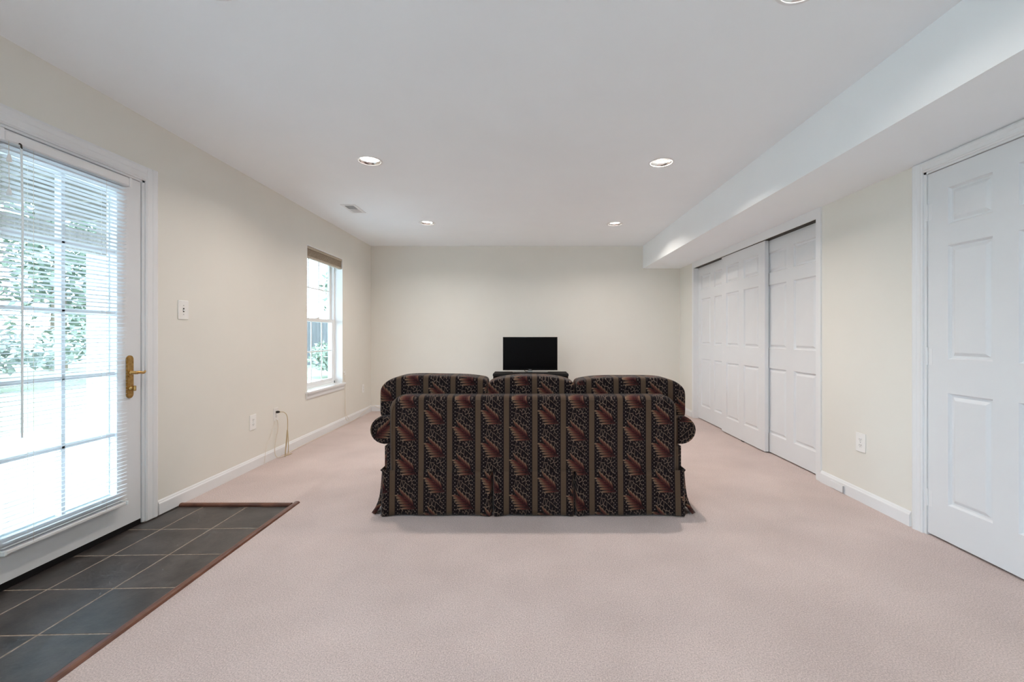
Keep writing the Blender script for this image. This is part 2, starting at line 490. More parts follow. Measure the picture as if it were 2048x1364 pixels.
# ================================================================== STRUCTURE
# openings in the left (outside) wall, as (y0,y1,z0,z1)
DO = (1.745, 2.653, -0.06, 2.055)               # entry door
WO = (4.607, 5.491, 0.53, 2.072)              # window
RW = [(-2.75, -0.35, 0.35, 2.10)]             # large unseen window, added behind the camera for daylight
wl = slab_holes(YF - WT, YB + WT, -0.05, ZC + 0.1, [DO, (WO[0], WO[1], WO[2] - 0.012, WO[3])] + RW, XL - WT, XL, lambda u, v, w: (w, u, v))
put('wall_left', wl, M['wall'], label='cream painted wall on the left with glass door and window', cat='wall', kind='structure')
# closet recess and right door opening
CO = (3.415, 5.937, -0.05, 2.03)
RO = (1.664, 2.497, -0.05, 2.045)
put('wall_right', slab_holes(YF - WT, YB + WT, -0.05, ZC + 0.1, [CO, RO], XR, XR + WT, lambda u, v, w: (w, u, v)), M['wall'],
    label='cream painted wall on the right with closet and white door', cat='wall', kind='structure')
put('wall_back', box_me(XL - WT, XR + WT, YB, YB + WT, -0.05, ZC + 0.1), M['wall'], label='plain cream end wall behind the television', cat='wall', kind='structure')
put('wall_front', box_me(XL - WT, XR + WT, YF - WT, YF, -0.05, ZC + 0.1), M['wall'], label='cream wall behind the camera', cat='wall', kind='structure')
# dark closet interior and the space behind the right door
bm = bmesh.new()
add_box(bm, XR + WT + 0.6, XR + WT + 0.65, 3.2, 6.2, -0.05, 2.3)
add_box(bm, XR + WT, XR + WT + 0.65, 3.15, 3.2, -0.05, 2.3)
add_box(bm, XR + WT, XR + WT + 0.65, 6.2, 6.25, -0.05, 2.3)
add_box(bm, XR + WT, XR + WT + 0.65, 3.15, 6.25, 2.3, 2.35)
put('wall_closet', to_mesh(bm), M['wall'], label='closet interior behind the sliding doors', cat='wall', kind='structure')
put('wall_hall', box_me(XR + WT + 0.02, XR + WT + 0.06, 1.5, 2.7, -0.05, 2.3), M['wall'], label='wall surface behind the right hand door', cat='wall', kind='structure')

# floor: carpet with a cut-out for the tiled entry
TX0, TX1 = XL, -1.545                          # tile area
TY0, TY1 = 1.30, 2.90
fl = slab_holes(XL - 0.1, XR + 0.8, YF - 0.1, YB + 0.1, [(XL - 0.2, TX1 - 0.015, TY0, TY1)], -0.06, 0.0, lambda u, v, w: (u, v, w))
put('floor', fl, M['carpet'], label='beige pink cut pile carpet', cat='carpet', kind='structure')

# tiled entry: grout bed with single tiles
fe = put('floor_entry', box_me(XL - WT, TX1 + 0.01, TY0 - 0.01, TY1 + 0.01, -0.06, -0.0076), M['grout'],
         label='dark slate tile entry floor in front of the glass door', cat='tile floor', kind='structure')
G = 0.0052
xcuts = [XL - 0.055, -2.135, -1.848, TX1 + 0.004]
ycuts = [TY0 - 0.02, 1.344, 1.649, 1.953, 2.255, 2.559, TY1 + 0.03]
SK = 0.030
for i in range(3):
    for j in range(6):
        x0, x1 = xcuts[i] + G / 2, xcuts[i + 1] - G / 2
        def yy(x, yv): return min(max(yv + SK * (x + 2.1), TY0 - 0.008), TY1 + 0.008)
        xm, ym = (x0 + x1) / 2, (ycuts[j] + ycuts[j + 1]) / 2
        cs = [(x0, yy(x0, ycuts[j] + G / 2)), (x1, yy(x1, ycuts[j] + G / 2)), (x1, yy(x1, ycuts[j + 1] - G / 2)), (x0, yy(x0, ycuts[j + 1] - G / 2))]
        if cs[3][1] - cs[0][1] < 0.01: continue
        cxm = sum(c[0] for c in cs) / 4; cym = sum(c[1] for c in cs) / 4
        V, F = [], []
        for (ins, z) in ((0, -0.02), (0, -0.0085), (0.002, -0.0068)):
            for (px, py) in cs:
                V.append((px - cxm - math.copysign(ins, px - cxm), py - cym - math.copysign(ins, py - cym), z))
        for k in range(2):
            for q in range(4):
                F.append((4 * k + q, 4 * k + (q + 1) % 4, 4 * k + 4 + (q + 1) % 4, 4 * k + 4 + q))
        F += [(0, 1, 2, 3), (8, 9, 10, 11)]
        t = put('tile', mesh_from(V, F), M['tile'], fe)
        t.location = (cxm, cym, 0)

# wooden reducer strips round the tile
prof = [(-0.019, -0.012), (-0.019, 0.002), (-0.014, 0.0085), (-0.006, 0.0115), (0.006, 0.0115), (0.014, 0.0085), (0.019, 0.002), (0.019, -0.012)]
bm = bmesh.new(); add_extrude(bm, prof, lambda a, b_, t: (TX1 + a, t, b_), TY0, TY1 + 0.045)
put('trim_1', to_mesh(bm), M['wood'], label='long red brown wood strip between tile and carpet', cat='floor trim', kind='structure')
bm = bmesh.new(); add_extrude(bm, prof, lambda a, b_, t: (t, TY1 + 0.012 + a, b_), XL + 0.016, TX1 - 0.022)
put('trim_2', to_mesh(bm), M['wood'], label='short red brown wood strip at far end of the tile', cat='floor trim', kind='structure')

# ceiling with round holes for the recessed lamps
LAMPS = [(-1.193, 3.318), (1.020, 3.346), (-1.179, 5.154), (1.036, 5.20), (1.040, 1.655), (-1.190, 1.632), (1.03, -0.1), (-1.18, -0.1)]
bm = bmesh.new()
def loop(pts):
    vsx = [bm.verts.new(p_) for p_ in pts]
    return [bm.edges.new((vsx[i], vsx[(i + 1) % len(vsx)])) for i in range(len(vsx))]
ed = loop([(XL - WT, YF - WT, ZC), (XR + WT, YF - WT, ZC), (XR + WT, YB + WT, ZC), (XL - WT, YB + WT, ZC)])
HR = 0.086
for (lx, ly) in LAMPS:
    ed += loop([(lx + HR * math.cos(2 * math.pi * k / 40), ly + HR * math.sin(2 * math.pi * k / 40), ZC) for k in range(40)])
bmesh.ops.triangle_fill(bm, use_beauty=True, use_dissolve=False, edges=ed)
for f in bm.faces:
    if f.normal.z > 0: f.normal_flip()
r_ = bmesh.ops.extrude_face_region(bm, geom=list(bm.faces))
for v_ in [g for g in r_['geom'] if isinstance(g, bmesh.types.BMVert)]: v_.co.z += 0.02
put('ceiling', to_mesh(bm), M['ceiling'], label='white painted ceiling with recessed lamps', cat='ceiling', kind='structure')
put('ceiling_roof', box_me(XL - WT, XR + 0.8, YF - WT, YB + WT, ZC + 0.3, ZC + 0.35), M['dark'], label='dark space above the ceiling', cat='ceiling', kind='structure')
put('ceiling_soffit', box_me(XS, XR + 0.01, YF - 0.02, YB + 0.02, ZS, ZC + 0.005), M['ceiling'], label='white boxed soffit running along the right wall', cat='soffit', kind='structure')

# baseboards
bprof = [(0, 0), (0.014, 0), (0.014, 0.066), (0.0125, 0.071), (0.009, 0.075), (0.0075, 0.081), (0.004, 0.087), (0, 0.089)]
def baseboard(name, runs, label):
    bm = bmesh.new()
    for fn, t0, t1 in runs: add_extrude(bm, bprof, fn, t0, t1)
    put(name, to_mesh(bm), M['trim'], label=label, cat='baseboard', kind='structure')
fl_ = lambda a, b_, t: (XL + a, t, b_)
fr_ = lambda a, b_, t: (XR - a, t, b_)
fb_ = lambda a, b_, t: (t, YB - a, b_)
baseboard('baseboard_left', [(fl_, 2.742, YB)], 'white baseboard along the left wall from door to corner')
baseboard('baseboard_back', [(fb_, XL, XR)], 'white baseboard along the end wall')
baseboard('baseboard_right', [(fr_, 2.578, 3.362), (fr_, 6.0, YB), (fr_, YF, 1.58)], 'white baseboard along the right wall')

# ================================================================== DOORS
def casing(name, wallx, sgn, y0, y1, ztop, w, label, jamb_depth=0.10, head_w=None, thick=0.017):
    """casing round an opening y0..y1 up to ztop; sgn: +1 casing projects to +x"""
    hw = head_w if head_w else w
    prof = [(0, 0), (w, 0), (w, thick * 0.55), (w * 0.9, thick * 0.8), (w * 0.82, thick), (w * 0.55, thick * 0.86), (w * 0.48, thick * 0.70), (w * 0.2, thick * 0.62), (w * 0.1, thick * 0.75), (0, thick * 0.5)]
    profh = [(a * hw / w, b_) for a, b_ in prof]
    bm = bmesh.new()
    add_extrude(bm, prof, lambda a, b_, t: (wallx + sgn * b_, y1 + a, t), 0, ztop + hw)
    add_extrude(bm, prof, lambda a, b_, t: (wallx + sgn * b_, y0 - a, t), 0, ztop + hw)
    add_extrude(bm, profh, lambda a, b_, t: (wallx + sgn * b_, t, ztop + a), y0, y1)
    xi = wallx - sgn * jamb_depth
    add_box(bm, wallx, xi, y1, y1 - 0.016, 0, ztop)
    add_box(bm, wallx, xi, y0, y0 + 0.016, 0, ztop)
    add_box(bm, wallx, xi, y0, y1, ztop, ztop - 0.012)
    return put(name, to_mesh(bm), M['trim'], label=label, cat='door casing', kind='structure')

casing('trim_3', XL, 1, DO[0], DO[1], DO[3], 0.085, 'white moulded casing around the glass entry door', jamb_depth=WT)

# entry door: white slab with a full light of ten panes
D0, D1 = 1.766, 2.632
DX0, DX1 = XL - 0.05, XL - 0.006               # slab thickness, room face at DX1
d1 = empty('door_1', (0, 0, 0), 'white entry door with a tall paned glass light and brass lever', 'door', kind='structure')
GY0, GY1, GZ0, GZ1 = 1.920, 2.478, 0.221, 1.936
put('door_slab', slab_holes(D0, D1, 0.026, 2.040, [(GY0, GY1, GZ0, GZ1)], DX0, DX1, lambda u, v, w: (w, u, v)), M['door'], d1)
# raised frame around the glass
bm = bmesh.new()
fw = 0.03
for (a0, a1, b0, b1) in ((GY0 - fw, GY0 + 0.006, GZ0 - fw, GZ1 + fw), (GY1 - 0.006, GY1 + fw, GZ0 - fw, GZ1 + fw), (GY0, GY1, GZ0 - fw, GZ0 + 0.006), (GY0, GY1, GZ1 - 0.006, GZ1 + fw)):
    add_box(bm, DX1 - 0.006, DX1 + 0.008, a0, a1, b0, b1, 0.003)
    add_box(bm, DX0 - 0.008, DX0 + 0.006, a0, a1, b0, b1, 0.003)
put('glass_frame', to_mesh(bm), M['door'], d1)
gx = (DX0 + DX1) / 2
rows, cols = 5, 2
pw, ph = (GY1 - GY0) / cols, (GZ1 - GZ0) / rows
for i in range(cols):
    for j in range(rows):
        put('pane', box_me(gx - 0.002, gx + 0.002, GY0 + i * pw + 0.003, GY0 + (i + 1) * pw - 0.003, GZ0 + j * ph + 0.003, GZ0 + (j + 1) * ph - 0.003), M['glass'], d1)
put('muntin', box_me(DX0 + 0.004, DX1 - 0.004, GY0 + pw - 0.010, GY0 + pw + 0.010, GZ0, GZ1, 0.003), M['door'], d1)
for j in range(1, rows):
    put('muntin', box_me(DX0 + 0.004, DX1 - 0.004, GY0, GY1, GZ0 + j * ph - 0.010, GZ0 + j * ph + 0.010, 0.003), M['door'], d1)
put('door_sweep', box_me(DX0 + 0.004, DX1 + 0.002, D0 + 0.004, D1 - 0.002, -0.004, 0.027), M['dark'], d1, label='black rubber sweep')
put('trim_4', box_me(XL - WT - 0.05, XL - 0.058, DO[0], DO[1], -0.03, -0.002), M['dark'], label='dark sill under the glass entry door', cat='threshold', kind='structure')
bm = bmesh.new()
add_box(bm, DX0 - 0.014, DX0 - 0.002, D1 - 0.012, DO[1] - 0.010, 0, 2.05); add_box(bm, DX0 - 0.014, DX0 - 0.002, DO[0] + 0.010, D0 + 0.012, 0, 2.05); add_box(bm, DX0 - 0.014, DX0 - 0.002, DO[0] + 0.01, DO[1] - 0.01, 2.028, 2.05)
put('trim_9', to_mesh(bm), M['slot'], label='dark weatherstrip added behind the glass entry door', cat='light-leak block', kind='structure')  # added strip that keeps outside light from leaking round the door
# brass handle set
HY, HZ0, HZ1 = 2.557, 0.757, 1.006
hs = []
n_ = 12
for k in range(n_ + 1): hs.append((HY + 0.022 * math.cos(math.pi * k / n_), HZ1 - 0.022 + 0.022 * math.sin(math.pi * k / n_)))
for k in range(n_ + 1): hs.append((HY + 0.022 * math.cos(math.pi + math.pi * k / n_), HZ0 + 0.022 + 0.022 * math.sin(math.pi + math.pi * k / n_)))
bm = bmesh.new(); add_extrude(bm, hs, lambda a, b_, t: (t, a, b_), DX1, DX1 + 0.009)
bmesh.ops.recalc_face_normals(bm, faces=bm.faces)
bmesh.ops.bevel(bm, geom=[e for e in bm.edges if all(v.co.x > DX1 + 0.008 for v in e.verts)], offset=0.003, segments=2, affect='EDGES')
plate = put('lock_plate', to_mesh(bm), M['brass'], d1, label='brass backplate')
bm = bmesh.new()
add_lathe(bm, [(0.0, 0.040), (0.009, 0.040), (0.0095, 0.012), (0.0145, 0.009), (0.0145, 0.0)], 16, (DX1 + 0.008, HY, 0.906), 'X')
add_tube(bm, smooth_path([(DX1 + 0.042, HY - 0.008, 0.906), (DX1 + 0.050, HY + 0.012, 0.907), (DX1 + 0.052, HY + 0.034, 0.903), (DX1 + 0.049, HY + 0.046, 0.906), (DX1 + 0.046, HY + 0.054, 0.911)], 5), 0.008, 10,
         rad=[0.0095 - 0.004 * (k / 20) for k in range(21)])
put('lever', to_mesh(bm), M['brass'], plate, True, label='brass lever handle')
bm = bmesh.new()
add_lathe(bm, [(0.0, 0.016), (0.008, 0.016), (0.015, 0.004), (0.015, 0.0)], 16, (DX1 + 0.008, HY, 0.815), 'X')
add_box(bm, DX1 + 0.018, DX1 + 0.040, HY - 0.004, HY + 0.004, 0.800, 0.830, 0.003)
put('thumb_turn', to_mesh(bm), M['brass'], plate, True, label='brass thumb turn')
for zz in (HZ1 - 0.018, HZ0 + 0.018):
    put('screw', lathe_me([(0.0, 0.002), (0.0035, 0.0015), (0.004, 0.0)], 10, (DX1 + 0.009, HY, zz), 'X'), M['brass'], plate)

# moulded six panel doors on the right wall (room face looks to -x)
def panel_me(w, h, t):
    """one moulded panel centred at the origin in (y,z); room face at x=0, body toward +x"""
    V, F = [], []
    rings = [(0.0, 0.0), (0.004, 0.007), (0.009, 0.013), (0.019, 0.013), (0.034, 0.0035), (0.038, 0.0025)]
    for ins, d in rings:
        a, b_ = w / 2 - ins, h / 2 - ins
        V += [(d, -a, -b_), (d, a, -b_), (d, a, b_), (d, -a, b_)]
    n = len(rings)
    for k in range(n - 1):
        for q in range(4):
            F.append((4 * k + q, 4 * k + (q + 1) % 4, 4 * k + 4 + (q + 1) % 4, 4 * k + 4 + q))
    F.append((4 * n - 4, 4 * n - 3, 4 * n - 2, 4 * n - 1))
    k = len(V)
    V += [(t, -w / 2, -h / 2), (t, w / 2, -h / 2), (t, w / 2, h / 2), (t, -w / 2, h / 2)]
    for q in range(4): F.append((q, (q + 1) % 4, k + (q + 1) % 4, k + q))
    F.append((k, k + 1, k + 2, k + 3))
    return mesh_from(V, F)

def six_panel(name, xface, y0, y1, z0, z1, rows, stile, mull, label, thick=0.035):
    o = empty(name, (xface, y0, 0), label, 'door', kind='structure')
    W = y1 - y0
    pw_ = (W - 2 * stile - mull) / 2
    colsx = [(stile, stile + pw_), (stile + pw_ + mull, W - stile)]
    holes = [(c0, c1, r0, r1) for (c0, c1) in colsx for (r0, r1) in rows]
    put('door_slab', slab_holes(0, W, z0, z1, holes, 0, thick, lambda u, v, w: (w, u, v)), M['door'], o)
    for (r0, r1) in rows:
        me = panel_me(pw_, r1 - r0, thick)
        for (c0, c1) in colsx:
            p_ = put('panel', me, M['door'], o)
            p_.location = (0, (c0 + c1) / 2, (r0 + r1) / 2)
    return o

ROWS = [(0.185, 0.812), (0.998, 1.602), (1.715, 1.912)]
def pull(parent, yloc, z=0.925):
    p_ = put('finger_pull', lathe_me([(0.0, 0.003), (0.009, 0.003), (0.0105, -0.001), (0.0125, -0.002), (0.0135, 0.0005)], 20, (0, yloc, z), 'X'), M['plastic'], parent, True, label='small round white finger pull')
six = six_panel('door_2', XR + 0.055, 5.025, 5.955, 0.012, 2.025, ROWS, 0.115, 0.11, 'far white six panel sliding closet door, mostly behind its neighbour')
pull(six, 0.87)
six = six_panel('door_3', XR + 0.010, 4.190, 5.120, 0.012, 2.025, ROWS, 0.115, 0.11, 'middle white six panel sliding closet door, standing in front')
pull(six, 0.055); pull(six, 0.875)
six = six_panel('door_4', XR + 0.055, 3.400, 4.330, 0.012, 2.025, ROWS, 0.115, 0.11, 'near white six panel sliding closet door beside the bare wall')
# closet casing and track
bm = bmesh.new()
for (a0, a1) in ((3.362, 3.418), (5.934, 5.990)):
    add_box(bm, XR - 0.012, XR + 0.002, a0, a1, 0, ZS, 0.003)
add_box(bm, XR - 0.010, XR + 0.002, 3.418, 5.934, 2.030, ZS, 0.002)
add_box(bm, XR, XR + 0.12, 3.405, 3.417, 0, 2.03)
add_box(bm, XR, XR + 0.12, 5.935, 5.947, 0, 2.03)
put('trim_5', to_mesh(bm), M['trim'], label='white flat casing around the sliding closet doors', cat='door casing', kind='structure')
put('trim_6', box_me(XR + 0.004, XR + 0.11, 3.418, 5.934, 2.026, 2.034), M['slot'], label='dark track above the sliding closet doors', cat='door track', kind='structure')
put('floor_guide', box_me(XR + 0.012, XR + 0.06, 4.62, 4.66, 0.0, 0.011), M['slot'], label='small dark floor guide under the middle closet door', cat='guide')

# hinged door near the camera on the right
six = six_panel('door_5', XR + 0.006, 1.676, 2.478, 0.012, 2.029, [(0.209, 0.812), (0.995, 1.607), (1.720, 1.918)], 0.117, 0.113, 'white six panel hinged door at the right edge of the room')
for zz in (1.813, 1.003, 0.208):
    bm = bmesh.new()
    add_tube(bm, [(-0.004, 0.8045, zz - 0.045), (-0.004, 0.8045, zz + 0.045)], 0.006, 10)
    for q in (-0.015, 0.015): add_tube(bm, [(-0.004, 0.8045, zz + q - 0.001), (-0.004, 0.8045, zz + q + 0.001)], 0.0066, 10)
    add_lathe(bm, [(0.0, 0.052), (0.004, 0.050), (0.005, 0.045)], 10, (-0.004, 0.8045, zz))
    add_box(bm, -0.001, 0.001, 0.775, 0.8045, zz - 0.045, zz + 0.045)
    put('hinge', to_mesh(bm), M['trim'], six, label='white painted hinge')
casing('trim_7', XR, -1, RO[0], RO[1], RO[3], 0.068, 'white moulded casing around the hinged door at right', jamb_depth=0.10, head_w=0.058)
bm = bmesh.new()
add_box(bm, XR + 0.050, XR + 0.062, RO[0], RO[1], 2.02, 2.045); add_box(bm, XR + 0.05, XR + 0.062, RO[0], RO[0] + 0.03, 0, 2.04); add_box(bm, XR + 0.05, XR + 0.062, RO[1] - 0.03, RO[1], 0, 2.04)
put('trim_8', to_mesh(bm), M['slot'], label='stop behind the hinged door at right, coloured dark as gap shade', cat='door stop', kind='structure')  # dark colour stands for the shade in the gap round the door

# ================================================================== WINDOW
w1 = empty('window_1', (XL, 0, 0), 'white double hung window with grid panes above a sill', 'window', kind='structure')
Y0, Y1, Z0, Z1 = WO
def wbox(name, mat, x0, x1, a0, a1, b0, b1, bev=0.002, parent=w1):
    return put(name, box_me(x0, x1, a0, a1, b0, b1, bev), mat, parent)
# white jamb lining
bm = bmesh.new()
add_box(bm, -WT, 0.001, Y1 - 0.004, Y1 + 0.004, Z0, Z1); add_box(bm, -WT, 0.001, Y0 - 0.004, Y0 + 0.004, Z0, Z1); add_box(bm, -WT, 0.001, Y0, Y1, Z1 - 0.004, Z1 + 0.004)
put('jamb', to_mesh(bm), M['vinyl'], w1)
# vinyl frame
bm = bmesh.new()
for (a0, a1, b0, b1) in ((Y0, Y0 + 0.03, Z0, Z1), (Y1 - 0.03, Y1, Z0, Z1), (Y0, Y1, Z0, Z0 + 0.03), (Y0, Y1, Z1 - 0.03, Z1)):
    add_box(bm, -WT - 0.03, -0.095, a0, a1, b0, b1, 0.003)
put('window_frame', to_mesh(bm), M['vinyl'], w1)
def sash(name, xa, xb, z0, z1):
    a0, a1 = Y0 + 0.028, Y1 - 0.028
    st, rl = 0.042, 0.040
    bm = bmesh.new()
    for (c0, c1, e0, e1) in ((a0, a0 + st, z0, z1), (a1 - st, a1, z0, z1), (a0 + st, a1 - st, z0, z0 + rl), (a0 + st, a1 - st, z1 - rl, z1)):
        add_box(bm, xa, xb, c0, c1, e0, e1, 0.003)
    s = put(name, to_mesh(bm), M['vinyl'], w1)
    xm = (xa + xb) / 2
    g0, g1, h0, h1 = a0 + st, a1 - st, z0 + rl, z1 - rl
    for i in range(3):
        for j in range(2):
            put('pane', box_me(xm - 0.002, xm + 0.002, g0 + (g1 - g0) * i / 3, g0 + (g1 - g0) * (i + 1) / 3, h0 + (h1 - h0) * j / 2, h0 + (h1 - h0) * (j + 1) / 2), M['glass'], s)
    for i in (1, 2):
        put('muntin', box_me(xm - 0.004, xm + 0.004, g0 + (g1 - g0) * i / 3 - 0.007, g0 + (g1 - g0) * i / 3 + 0.007, h0, h1), M['vinyl'], s)
    put('muntin', box_me(xm - 0.0045, xm + 0.0045, g0, g1, (h0 + h1) / 2 - 0.007, (h0 + h1) / 2 + 0.007), M['vinyl'], s)
    return s
sash('upper_sash', -0.158, -0.132, 1.275, Z1 - 0.028)
ls = sash('lower_sash', -0.128, -0.100, Z0 + 0.028, 1.315)
bm = bmesh.new()
add_box(bm, -0.120, -0.098, (Y0 + Y1) / 2 - 0.03, (Y0 + Y1) / 2 + 0.03, 1.314, 1.324, 0.003); add_tube(bm, [(-0.105, (Y0 + Y1) / 2, 1.324), (-0.09, (Y0 + Y1) / 2 + 0.03, 1.328)], 0.004, 8)
put('sash_lock', to_mesh(bm), M['vinyl'], ls)
put('window_sill', box_me(-0.098, 0.032, Y0 - 0.035, Y1 + 0.035, Z0 - 0.024, Z0, 0.005), M['trim'], w1)
bm = bmesh.new()
add_extrude(bm, [(0, 0), (0.009, 0), (0.012, 0.010), (0.012, 0.03), (0.014, 0.04), (0.014, 0.056), (0, 0.056)], lambda a, b_, t: (a, t, Z0 - 0.08 + b_), Y0 - 0.02, Y1 + 0.02)
put('window_apron', to_mesh(bm), M['trim'], w1)

# raised cellular shade at the top of the window
sh = empty('window_shade', (XL - 0.03, (Y0 + Y1) / 2, 1.945), 'taupe pleated shade gathered at the top of the window', 'window shade')
ZB = 1.945
bm = bmesh.new()
hw_ = (Y1 - Y0) / 2 - 0.006
pts = []
nple = 7
for k in range(nple * 2 + 1):
    z = (2.040 - ZB - 0.022) * k / (nple * 2) + 0.022
    pts.append((0.022 if k % 2 else 0.014, z))
prof_ = pts + [(-a, b_) for a, b_ in reversed(pts)]
add_extrude(bm, prof_, lambda a, b_, t: (a, t, b_), -hw_, hw_)
put('pleats', to_mesh(bm), M['shade'], sh)
put('bottom_rail', box_me(-0.019, 0.023, -hw_, hw_, 0, 0.022, 0.004), M['shade'], sh)
put('headrail', box_me(-0.022, 0.026, -hw_, hw_, 2.040 - ZB, 2.068 - ZB, 0.004), M['shade'], sh)
# its cord, tied off on a cleat by the window
cd = put('shade_cord', tube_me(smooth_path([(XL + 0.012, 5.532, 0.655), (XL + 0.016, 5.536, 0.45), (XL + 0.015, 5.534, 0.22), (XL + 0.022, 5.53, 0.092), (XL + 0.03, 5.54, 0.052), (XL + 0.036, 5.60, 0.03), (XL + 0.022, 5.62, 0.06), (XL + 0.013, 5.56, 0.14), (XL + 0.013, 5.545, 0.40), (XL + 0.011, 5.537, 0.648)], 8), 0.0022, 6), M['white_cord'],
         label='thin white shade cord hanging down from cleat beside the window', cat='cord')
bm = bmesh.new()
add_box(bm, XL, XL + 0.010, 5.522, 5.542, 0.648, 0.668, 0.002)
add_tube(bm, smooth_path([(XL + 0.012, 5.532, 0.625), (XL + 0.018, 5.532, 0.64), (XL + 0.014, 5.532, 0.658), (XL + 0.018, 5.532, 0.676), (XL + 0.012, 5.532, 0.69)], 4), 0.004, 8)
put('cord_cleat', to_mesh(bm), M['plastic'], label='small white cord cleat screwed beside the window', cat='cleat')

# big unseen window added behind the camera to bring in cool daylight
for n, (a0, a1, b0, b1) in enumerate(RW):
    w = empty('window_%d' % (n + 2), (XL, 0, 0), 'wide white framed window added unseen behind the camera for daylight', 'window', kind='structure')
    bm = bmesh.new()
    for (c0, c1, e0, e1) in ((a0, a0 + 0.06, b0, b1), (a1 - 0.06, a1, b0, b1), (a0, a1, b0, b0 + 0.06), (a0, a1, b1 - 0.06, b1), ((a0 + a1) / 2 - 0.03, (a0 + a1) / 2 + 0.03, b0, b1)):
        add_box(bm, -WT - 0.02, -0.07, c0, c1, e0, e1, 0.003)
    put('window_frame', to_mesh(bm), M['vinyl'], w)
    for k in range(2):
        h0 = a0 + (a1 - a0) * k / 2 + 0.03; h1 = a0 + (a1 - a0) * (k + 1) / 2 - 0.03
        put('pane', box_me(-0.104, -0.100, h0, h1, b0 + 0.03, b1 - 0.03), M['glass'], w)

# ================================================================== MINI BLIND on the entry door
BY0, BY1 = 1.905, 2.495
BX = -2.285
bl = empty('mini_blind', (BX, 0, 0.165), 'white horizontal mini blind hanging over the glass of entry door', 'blind')
zt, zb = 1.972 - 0.165, 0.0
bm = bmesh.new()
add_box(bm, -0.017, 0.017, BY0 - 0.004, BY1 + 0.010, zt, zt + 0.046, 0.004)
add_box(bm, 0.016, 0.020, BY0, BY1, zt + 0.004, zt + 0.040, 0.001)
hr = put('headrail', to_mesh(bm), M['trim'], bl)
for yv in (BY0 - 0.012, BY1 + 0.012):
    bmk = bmesh.new(); add_box(bmk, -0.030, 0.021, yv - 0.008, yv + 0.008, zt - 0.003, zt + 0.050, 0.002)
    put('bracket', to_mesh(bmk), M['trim'], hr)
# slats
nsl = 84
V, F = [], []
tilt = math.radians(12)
for k in range(7):
    a = -0.0125 + 0.025 * k / 6
    c = 0.0016 * (1 - (a / 0.0125) ** 2)
    for zz in (0.0, 0.0004):
        px = a * math.cos(tilt) - (c + zz) * math.sin(tilt)
        pz = a * math.sin(tilt) + (c + zz) * math.cos(tilt)
        for yv in (BY0, BY1): V.append((px, yv, pz))
for k in range(6):
    i = 4 * k
    F += [(i, i + 1, i + 5, i + 4), (i + 2, i + 6, i + 7, i + 3), (i, i + 4, i + 6, i + 2), (i + 1, i + 3, i + 7, i + 5)]
F += [(0, 2, 3, 1), (24, 25, 27, 26)]
sme = mesh_from(V, F)
rnd = random.Random(3)
for k in range(nsl):
    s = put('slat', sme, M['slat'], bl)
    s.location = (0, 0, 0.030 + (zt - 0.05) * k / (nsl - 1))
    s.rotation_euler = (rnd.uniform(-0.0012, 0.0012), rnd.uniform(-0.03, 0.03), 0)
put('bottom_rail', box_me(-0.014, 0.014, BY0, BY1, 0.0, 0.017, 0.004), M['trim'], bl)
for yv in (BY0 + 0.004, BY1 - 0.004):
    put('hold_down_bracket', box_me(-0.026, 0.018, yv - 0.006, yv + 0.006, -0.002, 0.019, 0.002), M['acrylic'], bl)
for yv in (BY0 + 0.114, BY1 - 0.126):
    bmk = bmesh.new()
    for xo in (-0.0135, 0.0135): add_tube(bmk, [(xo, yv, 0.01), (xo, yv, zt)], 0.0007, 5)
    put('ladder_cord', to_mesh(bmk), M['white_cord'], bl)
wand = put('tilt_wand', tube_me([(0.024, BY0 + 0.056, zt - 0.012), (0.027, BY0 + 0.058, zt - 0.30), (0.025, BY0 + 0.058, 0.50)], 0.0042, 6), M['acrylic'], bl, label='clear tilt wand')
put('wand_hook', tube_me(smooth_path([(0.017, BY0 + 0.052, zt + 0.006), (0.026, BY0 + 0.053, zt + 0.002), (0.025, BY0 + 0.056, zt - 0.016)], 4), 0.0032, 8), M['slot'], wand)
bmk = bmesh.new(); add_tube(bmk, [(0.022, BY0 + 0.010, zt), (0.024, BY0 + 0.010, zt - 0.24)], 0.0009, 5)
lc = put('lift_cord', to_mesh(bmk), M['white_cord'], bl)
for zz in (0.075, 0.22):
    put('tassel', lathe_me([(0.0, 0.018), (0.004, 0.016), (0.0085, -0.004), (0.0085, -0.016), (0.0, -0.018)], 12, (0.024, BY0 + 0.010, zt - zz)), M['plastic'] if zz < 0.1 else M['acrylic'], lc, True)

